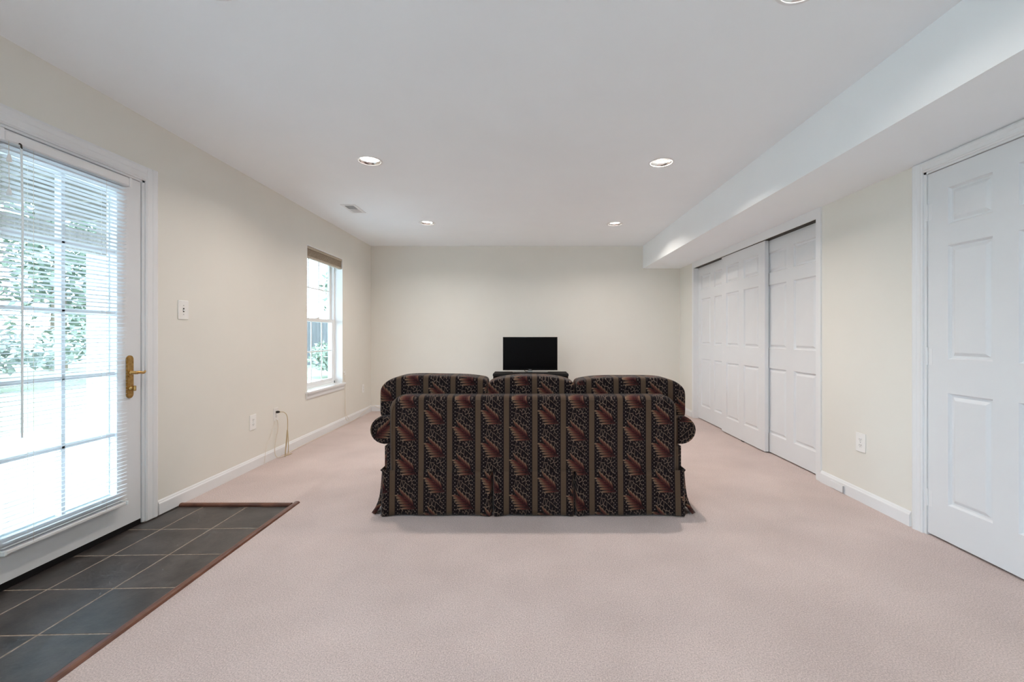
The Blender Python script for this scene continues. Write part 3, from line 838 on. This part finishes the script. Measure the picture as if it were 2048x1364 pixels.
# ================================================================== RECESSED LIGHTS
def can_light(x, y, label, drop, power):
    o = empty('ceiling_light', (x, y, ZC), label, 'ceiling light', 'recessed ceiling lamps')
    # flange
    put('trim_ring', lathe_me([(0.080, -0.0015), (0.083, -0.0035), (0.094, -0.0025), (0.0965, 0.0), (0.0965, 0.001), (0.080, 0.001)], 48, close=True), M['trim'], o, True)
    # reflector cone
    put('reflector', lathe_me([(0.0800, -0.001), (0.076, 0.03), (0.066, 0.08), (0.050, 0.12), (0.050, 0.125), (0.068, 0.082), (0.079, 0.03), (0.0835, 0.0)], 48, close=True), M['chrome'], o, True)
    put('housing', lathe_me([(0.055, 0.12), (0.055, 0.20), (0.0, 0.20), (0.0, 0.205), (0.06, 0.205), (0.06, 0.12)], 32, close=True), M['dark'], o)
    k_ = 1.42 if drop < 0.03 else 0.78
    b_ = put('bulb', lathe_me([(0.0, 0.0), (0.024 * k_, 0.003), (0.041 * k_, 0.010), (0.0475 * k_, 0.022), (0.046 * k_, 0.034), (0.03, 0.075), (0.02, 0.10), (0.0, 0.10)], 32, (0, 0, 0)), M['bulb'], o, True)
    b_.location = (0, 0, drop)
    ld = bpy.data.lights.new('lamp', 'AREA'); ld.shape = 'DISK'; ld.size = 0.125 if drop < 0.03 else 0.09; ld.energy = power; ld.color = CAN_COLOR
    ld.spread = math.radians(150)
    lo = bpy.data.objects.new('lamp_light', ld); COL.objects.link(lo); lo.parent = o
    lo.location = (0, 0, drop - 0.004)
    return o
names = ['glowing recessed ceiling lamp above the left wall, nearer of the two far left', 'recessed ceiling lamp with silver reflector showing, right of the nearer pair',
         'small glowing recessed lamp at far left of the ceiling', 'small glowing recessed lamp at far right of the ceiling',
         'recessed ceiling lamp cut off by the top edge at right', 'recessed ceiling lamp at the top edge of the picture at left',
         'recessed ceiling lamp behind the camera, right of the middle pair', 'recessed ceiling lamp behind the camera, left of the middle pair',
         'recessed ceiling lamp behind the camera, right of the rear pair', 'recessed ceiling lamp behind the camera, left of the rear pair']
for k, (lx, ly) in enumerate(LAMPS):
    can_light(lx, ly, names[k], 0.052 if k == 1 else 0.006, CAN_POWER * (0.95, 1.25)[k] if k < 2 else CAN_POWER if k < 4 else NEAR_POWER)

# ceiling register
vt = empty('ceiling_vent', (-1.811, 4.57, ZC), 'white ceiling air register with louvres near the left wall', 'vent')
hx, hy = 0.074, 0.152
put('vent_frame', slab_holes(-hx, hx, -hy, hy, [(-0.045, 0.045, -0.118, -0.004), (-0.045, 0.045, 0.004, 0.118)], -0.005, 0.0, lambda u, v, w: (u, v, w)), M['trim'], vt)
put('duct_shade', slab_holes(-hx + 0.02, hx - 0.02, -hy + 0.02, hy - 0.02, [], -0.0006, -0.0002, lambda u, v, w: (u, v, w)), M['slot'], vt)  # flat dark sheet in place of the shade inside the duct
for half in (0, 1):
    for k in range(8):
        yv = (-0.112 if half == 0 else 0.010) + k * 0.0146
        s = put('louvre', box_me(-0.045, 0.045, -0.0062, 0.0062, -0.0005, 0.0005), M['trim'], vt)
        s.location = (0, yv, -0.004); s.rotation_euler = (math.radians(-50 if half else 50), 0, 0)

# ================================================================== SWITCH, OUTLETS, CORDS
def wall_plate(name, x, y, z, sgn, label, cat, kind_, w=0.086, h=0.126, group=None):
    o = empty(name, (x, y, z), label, cat, group, rz=0 if sgn > 0 else math.pi)
    put('plate', box_me(0, 0.006, -w / 2, w / 2, -h / 2, h / 2, 0.0028, 3), M['plastic'], o)
    if kind_ == 'switch':
        put('toggle_slot', box_me(0.0055, 0.0066, -0.006, 0.006, -0.013, 0.013), M['slot'], o)
        t = put('toggle', box_me(0.004, 0.019, -0.0045, 0.0045, -0.004, 0.006, 0.0015), M['plastic'], o)
        t.rotation_euler = (0, math.radians(18), 0)
        for zz in (-0.03, 0.03):
            put('screw', lathe_me([(0.0, 0.0012), (0.003, 0.0008), (0.0034, 0.0)], 10, (0.006, 0, zz), 'X'), M['silver'], o)
    else:
        for zz in (0.0195, -0.0195):
            pts_ = []
            for k in range(24):
                a = 2 * math.pi * k / 24
                pts_.append((max(-0.0145, min(0.0145, 0.0175 * math.cos(a))), 0.0145 * math.sin(a)))
            bm = bmesh.new(); add_extrude(bm, pts_, lambda a, b_, t: (t, a, zz + b_), 0.005, 0.0082)
            rc = put('receptacle', to_mesh(bm), M['plastic'], o)
            for yy_, hh in ((-0.0063, 0.0042), (0.0063, 0.0050)):
                put('slot', box_me(0.0078, 0.0086, yy_ - 0.0013, yy_ + 0.0013, zz + 0.002 - hh, zz + 0.002 + hh), M['slot'], rc)
            put('slot', lathe_me([(0.0, 0.0006), (0.0026, 0.0006), (0.0026, 0.0)], 10, (0.0079, 0, zz - 0.009), 'X'), M['slot'], rc)
        put('screw', lathe_me([(0.0, 0.0012), (0.003, 0.0008), (0.0034, 0.0)], 10, (0.006, 0, 0), 'X'), M['silver'], o)
    return o
wall_plate('light_switch', XL, 2.947, 1.293, 1, 'white toggle light switch beside the glass entry door', 'light switch', 'switch', 0.088, 0.128)
wall_plate('wall_outlet', XL, 3.694, 0.391, 1, 'white wall outlet without plugs on left wall', 'outlet', 'outlet', group='wall outlets')
wall_plate('wall_outlet', XL, 4.030, 0.398, 1, 'white wall outlet with a cord plugged in, left of the window', 'outlet', 'outlet', 0.074, 0.118, group='wall outlets')
wall_plate('wall_outlet', XL, 6.170, 0.373, 1, 'white wall outlet in the far left corner past the window', 'outlet', 'outlet', 0.074, 0.118, group='wall outlets')
wall_plate('wall_outlet', XR, 2.966, 0.399, -1, 'white wall outlet on the right wall between closet and door', 'outlet', 'outlet', group='wall outlets')

# plugged cord that drops to the floor
pc = empty('power_cord', (XL, 4.03, 0), 'tan power cord with dark plug hanging from the outlet', 'cord')
bm = bmesh.new()
add_box(bm, 0.008, 0.030, -0.010, 0.012, 0.408, 0.428, 0.003); add_box(bm, 0.030, 0.040, -0.006, 0.008, 0.411, 0.425, 0.003)
put('plug', to_mesh(bm), M['slot'], pc)
put('cable', tube_me(smooth_path([(0.036, 0.002, 0.418), (0.075, 0.008, 0.414), (0.100, 0.014, 0.375), (0.104, 0.016, 0.28), (0.098, 0.014, 0.15), (0.088, 0.010, 0.045), (0.098, 0.014, 0.018), (0.106, 0.022, 0.05), (0.106, 0.020, 0.18), (0.100, 0.016, 0.25), (0.09, 0.012, 0.12), (0.078, 0.02, 0.010), (0.07, 0.05, 0.006), (0.085, 0.12, 0.005)], 6), 0.0036, 8), M['cord'], pc, True)
# a thin white cable from under the same outlet
tcb = put('coax_cable', tube_me(smooth_path([(XL + 0.008, 4.02, 0.352), (XL + 0.018, 4.03, 0.335), (XL + 0.020, 4.035, 0.26), (XL + 0.018, 3.99, 0.12), (XL + 0.028, 3.985, 0.03), (XL + 0.045, 4.02, 0.006), (XL + 0.060, 4.10, 0.005), (XL + 0.036, 4.3, 0.005), (XL + 0.034, 5.0, 0.005), (XL + 0.040, 5.6, 0.006), (XL + 0.03, 5.9, 0.012), (XL + 0.026, 6.2, 0.06), (XL + 0.04, 6.44, 0.088), (XL + 0.15, 6.46, 0.045), (XL + 0.35, 6.40, 0.008), (XL + 0.9, 6.36, 0.006), (-0.35, 6.36, 0.006)], 8), 0.0032, 8), M['white_cord'], smooth=True,
          label='pale cable running along the left baseboard to the far corner', cat='cable')
put('phone_wire', tube_me(smooth_path([(XL + 0.007, 4.005, 0.345), (XL + 0.012, 3.975, 0.29), (XL + 0.010, 3.90, 0.17), (XL + 0.012, 3.86, 0.11), (XL + 0.019, 3.84, 0.06), (XL + 0.018, 3.83, 0.006)], 8), 0.0016, 6), M['white_cord'],
    label='thin white wire slanting from outlet down to baseboard', cat='cord')

# little plate at the foot of the right baseboard
lp = empty('baseboard_plate', (XR - 0.014, 3.18, 0), 'small white plate on the right baseboard near the closet', 'plate')
put('plate', box_me(-0.006, 0.0, -0.075, 0.065, 0.004, 0.054, 0.002), M['trim'], lp)
put('plate_lip', box_me(-0.012, -0.004, -0.078, -0.072, 0.004, 0.055, 0.001), M['silver'], lp)

# ================================================================== TELEVISION ON ITS STAND
TVX, TVY = 0.037, 6.02
tvs = empty('television_stand', (TVX + 0.005, 5.98, 0), 'low black television stand standing behind the sofa', 'tv stand')
SWd, SDp, STz = 0.50, 0.20, 0.612
put('top', box_me(-SWd, SWd, -SDp, SDp, STz - 0.03, STz, 0.003), M['dark'], tvs)
put('shelf', box_me(-SWd + 0.02, SWd - 0.02, -SDp + 0.02, SDp - 0.01, 0.30, 0.32, 0.002), M['gloss_black'], tvs)
put('shelf', box_me(-SWd + 0.02, SWd - 0.02, -SDp + 0.01, SDp - 0.01, 0.05, 0.075, 0.002), M['gloss_black'], tvs)
for sx_ in (-1, 1):
    put('side_panel', box_me(sx_ * (SWd - 0.03), sx_ * (SWd - 0.005), -SDp + 0.01, SDp - 0.005, 0.0, STz - 0.03, 0.003), M['gloss_black'], tvs)
put('back_panel', box_me(-SWd + 0.03, SWd - 0.03, SDp - 0.012, SDp - 0.006, 0.06, STz - 0.03), M['gloss_black'], tvs)
tv = empty('television', (TVX, TVY, STz), 'black flat screen television on the low stand', 'television')
hw, tz0, tz1 = 0.374, 0.642 - STz, 1.098 - STz
put('casing', box_me(-hw, hw, -0.012, 0.030, tz0, tz1, 0.004), M['gloss_black'], tv)
put('rear_bulge', box_me(-hw * 0.7, hw * 0.7, 0.028, 0.06, tz0 + 0.04, tz1 - 0.1, 0.012), M['gloss_black'], tv)
put('screen', box_me(-hw + 0.012, hw - 0.012, -0.0132, -0.011, tz0 + 0.024, tz1 - 0.012), M['screen'], tv)
bm = bmesh.new()
rs = random.Random(5)
for k in range(7):                      # tiny unreadable maker's mark on the lower bezel
    add_box(bm, -0.024 + k * 0.0062, -0.0198 + k * 0.0062, -0.0128, -0.0118, tz0 + 0.0075 + (0.002 if k in (0, 5) else 0), tz0 + 0.0125 + (0.002 if k == 3 else 0))
put('maker_mark', to_mesh(bm), M['silver'], tv)
put('neck', box_me(-0.03, 0.03, 0.0, 0.02, 0.006, tz0 + 0.03, 0.003), M['silver'], tv)
put('foot', box_me(-0.24, 0.24, -0.10, 0.10, 0.0, 0.008, 0.003), M['gloss_black'], tv)
put('power_lead', tube_me(smooth_path([(-0.09, 0.02, tz0 + 0.02), (-0.07, 0.015, tz0 - 0.012), (-0.045, 0.0, 0.012), (-0.03, 0.03, 0.008)], 6), 0.0035, 8), M['dark'], tv)

# ================================================================== SOFA
SX, SY = 0.035, 2.736
sofa = empty('sofa', (SX, SY, 0), 'dark striped leaf patterned sofa with skirt, seen from behind', 'sofa')
FAB = M['fab']
# upholstered base under the cushions
put('base', box_me(-0.925, 0.925, 0.02, 0.82, 0.05, 0.43, 0.02), FAB, sofa)
# outside back: upright slab with rounded upper corners and a rolled upper edge
def rrect(hw, z0, z1, r, n=10):
    pts = [(-hw, z0), (hw, z0)]
    for k in range(n + 1):
        a = math.pi / 2 * k / n
        pts.append((hw - r + r * math.cos(a), z1 - r + r * math.sin(a)))
    for k in range(n + 1):
        a = math.pi / 2 + math.pi / 2 * k / n
        pts.append((-hw + r + r * math.cos(a), z1 - r + r * math.sin(a)))
    return pts
BW, BZ0, BZ1, BR = 0.902, 0.275, 0.744, 0.090
bm = bmesh.new()
rings = []
for (ins, yv) in ((0.030, 0.0), (0.018, 0.003), (0.008, 0.012), (0.002, 0.026), (0.0, 0.05), (0.0, 0.13), (0.008, 0.155), (0.03, 0.17)):
    pr = rrect(BW - ins, BZ0, BZ1 - ins, BR - ins * 0.6)
    rings.append([bm.verts.new((a, yv, b_)) for a, b_ in pr])
for i in range(len(rings) - 1):
    n = len(rings[0])
    for k in range(n):
        bm.faces.new((rings[i][k], rings[i][(k + 1) % n], rings[i + 1][(k + 1) % n], rings[i + 1][k]))
bm.faces.new(rings[0]); bm.faces.new(rings[-1])
bk = put('outside_back', to_mesh(bm), FAB, sofa, True)
bk.data.polygons[-1].use_smooth = False; bk.data.polygons[-2].use_smooth = False
pr = rrect(BW - 0.022, BZ0, BZ1 - 0.024, BR - 0.012, 12)[1:] + [(-BW + 0.022, BZ0)]
put('welt', tube_me([(a, 0.0015, b_) for a, b_ in pr], 0.0032, 6), FAB, bk, True)
# arms: rolled
def arm(sg):
    pr = [(0.70, 0.26), (0.70, 0.50)]
    cx_, cz_ = 0.905, 0.517
    for k in range(0, 9):
        a = math.pi - math.pi / 2 * k / 8
        pr.append((cx_ + 0.19 * math.cos(a) * (1 if k else 1), cz_ + 0.09 * math.sin(a)))
    for k in range(1, 15):
        a = math.pi / 2 - math.radians(205) * k / 14
        pr.append((0.945 + 0.097 * math.cos(a), cz_ + 0.09 * math.sin(a)))
    pr += [(0.948, 0.415), (0.948, 0.26)]
    bm = bmesh.new()
    add_extrude(bm, [(sg * a, b_) for a, b_ in pr], lambda a, b_, t: (a, t, b_), 0.065, 0.88)
    bmesh.ops.recalc_face_normals(bm, faces=bm.faces)
    es = [e for e in bm.edges if abs(e.verts[0].co.y - e.verts[1].co.y) < 1e-6]
    bmesh.ops.bevel(bm, geom=es, offset=0.014, segments=3, profile=0.6, affect='EDGES')
    a_ = put('arm', to_mesh(bm), M['fab_arm'], sofa, True)
    # gathered panel face at the rear of the roll
    put('welt', tube_me([(sg * (0.945 + 0.082 * math.cos(t)), 0.064, 0.517 + 0.076 * math.sin(t)) for t in [math.pi * 0.62 - math.radians(230) * k / 18 for k in range(19)]], 0.003, 6), M['fab_arm'], a_, True)
for sg in (-1, 1): arm(sg)
# seat cushions
def cells(xs, ys, zs, occ, bulge=None):
    V, F, idx = [], [], {}
    def vid(i, j, k):
        if (i, j, k) not in idx:
            idx[(i, j, k)] = len(V); V.append((xs[i], ys[j], zs[k]))
        return idx[(i, j, k)]
    nx, ny, nz = len(xs) - 1, len(ys) - 1, len(zs) - 1
    ok = lambda i, j, k: 0 <= i < nx and 0 <= j < ny and 0 <= k < nz and occ(i, j, k)
    for i in range(nx):
        for j in range(ny):
            for k in range(nz):
                if not ok(i, j, k): continue
                if not ok(i - 1, j, k): F.append((vid(i, j, k), vid(i, j, k + 1), vid(i, j + 1, k + 1), vid(i, j + 1, k)))
                if not ok(i + 1, j, k): F.append((vid(i + 1, j, k), vid(i + 1, j + 1, k), vid(i + 1, j + 1, k + 1), vid(i + 1, j, k + 1)))
                if not ok(i, j - 1, k): F.append((vid(i, j, k), vid(i + 1, j, k), vid(i + 1, j, k + 1), vid(i, j, k + 1)))
                if not ok(i, j + 1, k): F.append((vid(i, j + 1, k), vid(i, j + 1, k + 1), vid(i + 1, j + 1, k + 1), vid(i + 1, j + 1, k)))
                if not ok(i, j, k - 1): F.append((vid(i, j, k), vid(i, j + 1, k), vid(i + 1, j + 1, k), vid(i + 1, j, k)))
                if not ok(i, j, k + 1): F.append((vid(i, j, k + 1), vid(i + 1, j, k + 1), vid(i + 1, j + 1, k + 1), vid(i, j + 1, k + 1)))
    if bulge: V = [bulge(Vector(v)) for v in V]
    return mesh_from(V, F)
for (a, b_) in ((-0.70, -0.245), (-0.235, 0.245), (0.255, 0.70)):
    me = cells([a, a + 0.03, (a + b_) / 2, b_ - 0.03, b_], [0.30, 0.34, 0.6, 0.89, 0.93], [0.425, 0.45, 0.56, 0.585], lambda i, j, k: True)
    subsurf(put('seat_cushion', me, FAB, sofa), 2)
# loose back cushions; the outer two lap over the arms
def lap(sg, xin, top, sag):
    X = [xin, xin + 0.035, xin + 0.15, 0.60, 0.70, 0.80, 0.895, 0.965, 1.000]
    Z = [0.43, 0.47, 0.585, 0.640, top - 0.05, top]
    def bul(v):
        x, y, z = v
        if z > top - 0.06:                    # crown, falling away at the ends
            if x > 0.98: z -= 0.085
            elif x > 0.95: z -= 0.040
            elif x > 0.88: z -= 0.008
            t2 = max(0.0, (xin + 0.14 - x) / 0.14)
            z -= 0.030 * t2 * t2
            z -= sag * max(0, 1 - abs(x - xin - 0.2) / 0.25)
        return Vector((sg * x, y, z))
    me = cells(X, [0.125, 0.165, 0.30, 0.36], Z, lambda i, j, k: i < 5 or k >= 2, bul)
    o = put('back_cushion', me, FAB, sofa); subsurf(o, 3)
    return o
lap(-1, 0.300, 0.862, 0.006)
lap(1, 0.282, 0.848, 0.0)
def bul(v):
    x, y, z = v
    if z > 0.82: z -= 0.05 * max(0.0, (abs(x + 0.012) - 0.16) / 0.125) ** 2
    return Vector((x, y, z))
me = cells([-0.298, -0.26, -0.12, 0.10, 0.236, 0.274], [0.125, 0.165, 0.30, 0.36], [0.43, 0.47, 0.80, 0.858], lambda i, j, k: True, bul)
subsurf(put('back_cushion', me, FAB, sofa), 3)
# skirt: three panels at the back, kick pleats between, one panel at each side
def skirt(name, t0, t1, fn, mat, nx=44, flare=0.010, curl=0.03, hem=0.006, parent=sofa, wave=0.003, seed=0):
    rs_ = random.Random(seed); ph = rs_.uniform(0, 6)
    V, F = [], []
    nz = 8
    for i in range(nx + 1):
        s = i / nx; t = t0 + (t1 - t0) * s
        ed_ = min(t - t0, t1 - t)
        cu = max(0.0, 1 - ed_ / 0.014)
        near = max(0.0, 1 - ed_ / 0.10)
        for k in range(nz + 1):
            g = k / nz
            zbot = 0.010 - hem * near
            z = 0.279 + (zbot - 0.279) * g
            out = flare * g + wave * g * math.sin(t * 16 + ph) + 0.012 * g * near - curl * cu * cu
            V.append(fn(t, out, z))
    for i in range(nx):
        for k in range(nz):
            a = i * (nz + 1) + k
            F.append((a, a + 1, a + nz + 2, a + nz + 1))
    o = put(name, mesh_from(V, F), mat, parent, True)
    md = o.modifiers.new('thick', 'SOLIDIFY'); md.thickness = 0.005; md.offset = 0
    return o
P1, P2 = -0.253, 0.258
for n, (a, b_) in enumerate(((-0.947, P1 - 0.003), (P1 + 0.003, P2 - 0.003), (P2 + 0.003, 0.947))):
    skirt('skirt', a, b_, lambda t, o_, z: (t, -0.004 - o_, z), FAB, seed=n)
for c_ in (P1, P2):
    put('pleat_lining', box_me(c_ - 0.05, c_ + 0.05, 0.022, 0.026, 0.012, 0.276), FAB, sofa)
for sg in (-1, 1):
    skirt('skirt', 0.012, 0.86, lambda t, o_, z, sg=sg: (sg * (0.950 + o_ + 0.056 * max(0, 1 - z / 0.279) ** 4.5 * max(0, 1 - t / 0.5)), t, z), M['fab_side'], seed=7 + sg)
skirt('skirt', -0.947, 0.947, lambda t, o_, z: (t, 0.872 + o_, z), FAB, seed=20)
put('skirt_welt', tube_me([(-0.952, 0.86, 0.280), (-0.952, 0.01, 0.280), (-0.945, -0.004, 0.280), (0.945, -0.004, 0.280), (0.952, 0.01, 0.280), (0.952, 0.86, 0.280)], 0.0034, 6), FAB, sofa)
put('front_rail', box_me(-0.70, 0.70, 0.80, 0.87, 0.25, 0.43, 0.015), FAB, sofa)

# ================================================================== OUTSIDE
put('ground_patio', box_me(-6.0, XL - WT - 0.06, -6, 7.5, -0.14, -0.04), M['concrete'], label='pale concrete patio outside the glass door', cat='patio', kind='structure')
put('ground_lawn', box_me(-40, -6.0, -25, 45, -0.14, -0.05), M['grass'], label='green lawn beyond the patio', cat='lawn', kind='structure')
put('ground_side', box_me(-6.0, XL - WT - 0.06, 7.5, 45, -0.14, -0.05), M['grass'], label='green strip of lawn beside the house', cat='lawn', kind='structure')
# deck above the patio
dk = empty('deck_above', (-4.0, 2.0, 2.15), 'wooden deck with joists overhead outside the glass door', 'deck')
put('beam', box_me(-1.56, -1.44, -2.2, 4.6, 0.0, 0.26, 0.004), M['deck'], dk)
for k in range(10):
    y_ = -2.0 + k * 0.70
    put('joist', box_me(-1.5, 1.52, y_, y_ + 0.045, 0.26, 0.46), M['deck'], dk)
for k in range(21):
    x_ = -1.6 + k * 0.15
    put('deck_board', box_me(x_, x_ + 0.142, -2.2, 4.6, 0.46, 0.49), M['deck'], dk)
pst = empty('deck_post', (-5.5, 5.62, -0.04), 'white square post holding up the deck outside', 'post')
put('shaft', box_me(-0.075, 0.075, -0.075, 0.075, 0.0, 2.19, 0.005), M['vinyl'], pst)
put('base_collar', box_me(-0.10, 0.10, -0.10, 0.10, 0.0, 0.12, 0.01), M['vinyl'], pst)
# fence seen low through the window
fn = empty('board_fence', (-7.4, 16.0, -0.05), 'grey board fence seen through the lower window', 'fence', rz=math.radians(-25))
for k in range(26):
    put('board', box_me(-2.4 + k * 0.18, -2.4 + k * 0.18 + 0.17, -0.01, 0.01, 0.05, 1.72), M['gray_wood'], fn)
for zz in (0.35, 1.4): put('rail', box_me(-2.4, 2.3, 0.01, 0.05, zz, zz + 0.09), M['gray_wood'], fn)
def shrub(name, x, y, h, rad, n, mat, label, group, seed, trunk=True, leaf=0.10):
    rg = random.Random(seed)
    o = empty(name, (x, y, -0.05), label, 'tree' if h > 2.2 else 'shrub', group)
    V, F = [], []
    zc = h * 0.58
    blobs = [(rg.uniform(-.5, .5) * rad, rg.uniform(-.5, .5) * rad, zc + rg.uniform(-.35, .35) * h * 0.8, rg.uniform(.4, .65)) for _ in range(8)]
    for _ in range(n):
        bx_, by_, bz_, br_ = rg.choice(blobs)
        d = Vector((rg.gauss(0, 1), rg.gauss(0, 1), rg.gauss(0, 1))).normalized() * (rg.random() ** 0.35)
        c = Vector((bx_ + d.x * rad * br_, by_ + d.y * rad * br_, bz_ + d.z * h * 0.42 * br_))
        if c.z < 0.03: c.z = 0.03 + rg.random() * 0.2
        a = Vector((rg.gauss(0, 1), rg.gauss(0, 1), rg.gauss(0, .7))).normalized(); b2 = a.orthogonal().normalized()
        s = leaf * rg.uniform(.6, 1.3); k = len(V)
        V += [c - a * s, c + b2 * s * .42, c + a * s, c - b2 * s * .42]; F.append((k, k + 1, k + 2, k + 3))
    put('foliage', mesh_from(V, F, False), mat, o)
    if trunk: put('trunk', tube_me([(0, 0, 0), (0.02, 0.01, h * 0.35), (0.0, 0.03, h * 0.65)], 0.05, 8, rad=[0.03 * h, 0.022 * h, 0.012 * h]), M['bark'], o)
    return o
for k, (x, y, h, rad, mt, lb) in enumerate([
        (-10.4, 6.6, 1.9, 1.2, 'leaf_a', 'green shrub at lawn edge seen through the blind, nearest the house'),
        (-10.9, 9.0, 1.5, 1.2, 'leaf_b', 'low grey green shrub at lawn edge seen through the blind'),
        (-10.6, 11.6, 2.1, 1.4, 'leaf_a', 'round green shrub at the lawn edge behind the white post')]):
    shrub('garden_shrub', x, y, h, rad, 1500, M[mt], lb, 'shrubs along the lawn', 30 + k, True, 0.09)
for k, (x, y, h, rad, mt, lb) in enumerate([
        (-15.0, 9.0, 7.0, 2.6, 'leaf_b', 'tall pale green tree behind the lawn, left of the door view'),
        (-15.5, 14.5, 8.0, 2.9, 'leaf_a', 'tall green tree behind the lawn, centre of the door view'),
        (-14.0, 20.0, 7.5, 2.8, 'leaf_b', 'tall pale green tree behind the lawn near the white post'),
        (-9.5, 24.0, 8.0, 3.0, 'leaf_a', 'tall green tree filling the upper window')]):
    shrub('garden_tree', x, y, h, rad, 4200, M[mt], lb, 'trees behind the lawn', 50 + k, True, 0.16)
shrub('garden_shrub', -5.3, 12.2, 1.15, 0.75, 1500, M['leaf_a'], 'leafy green shrub in front of the grey fence', 'shrubs along the lawn', 77, True, 0.07)
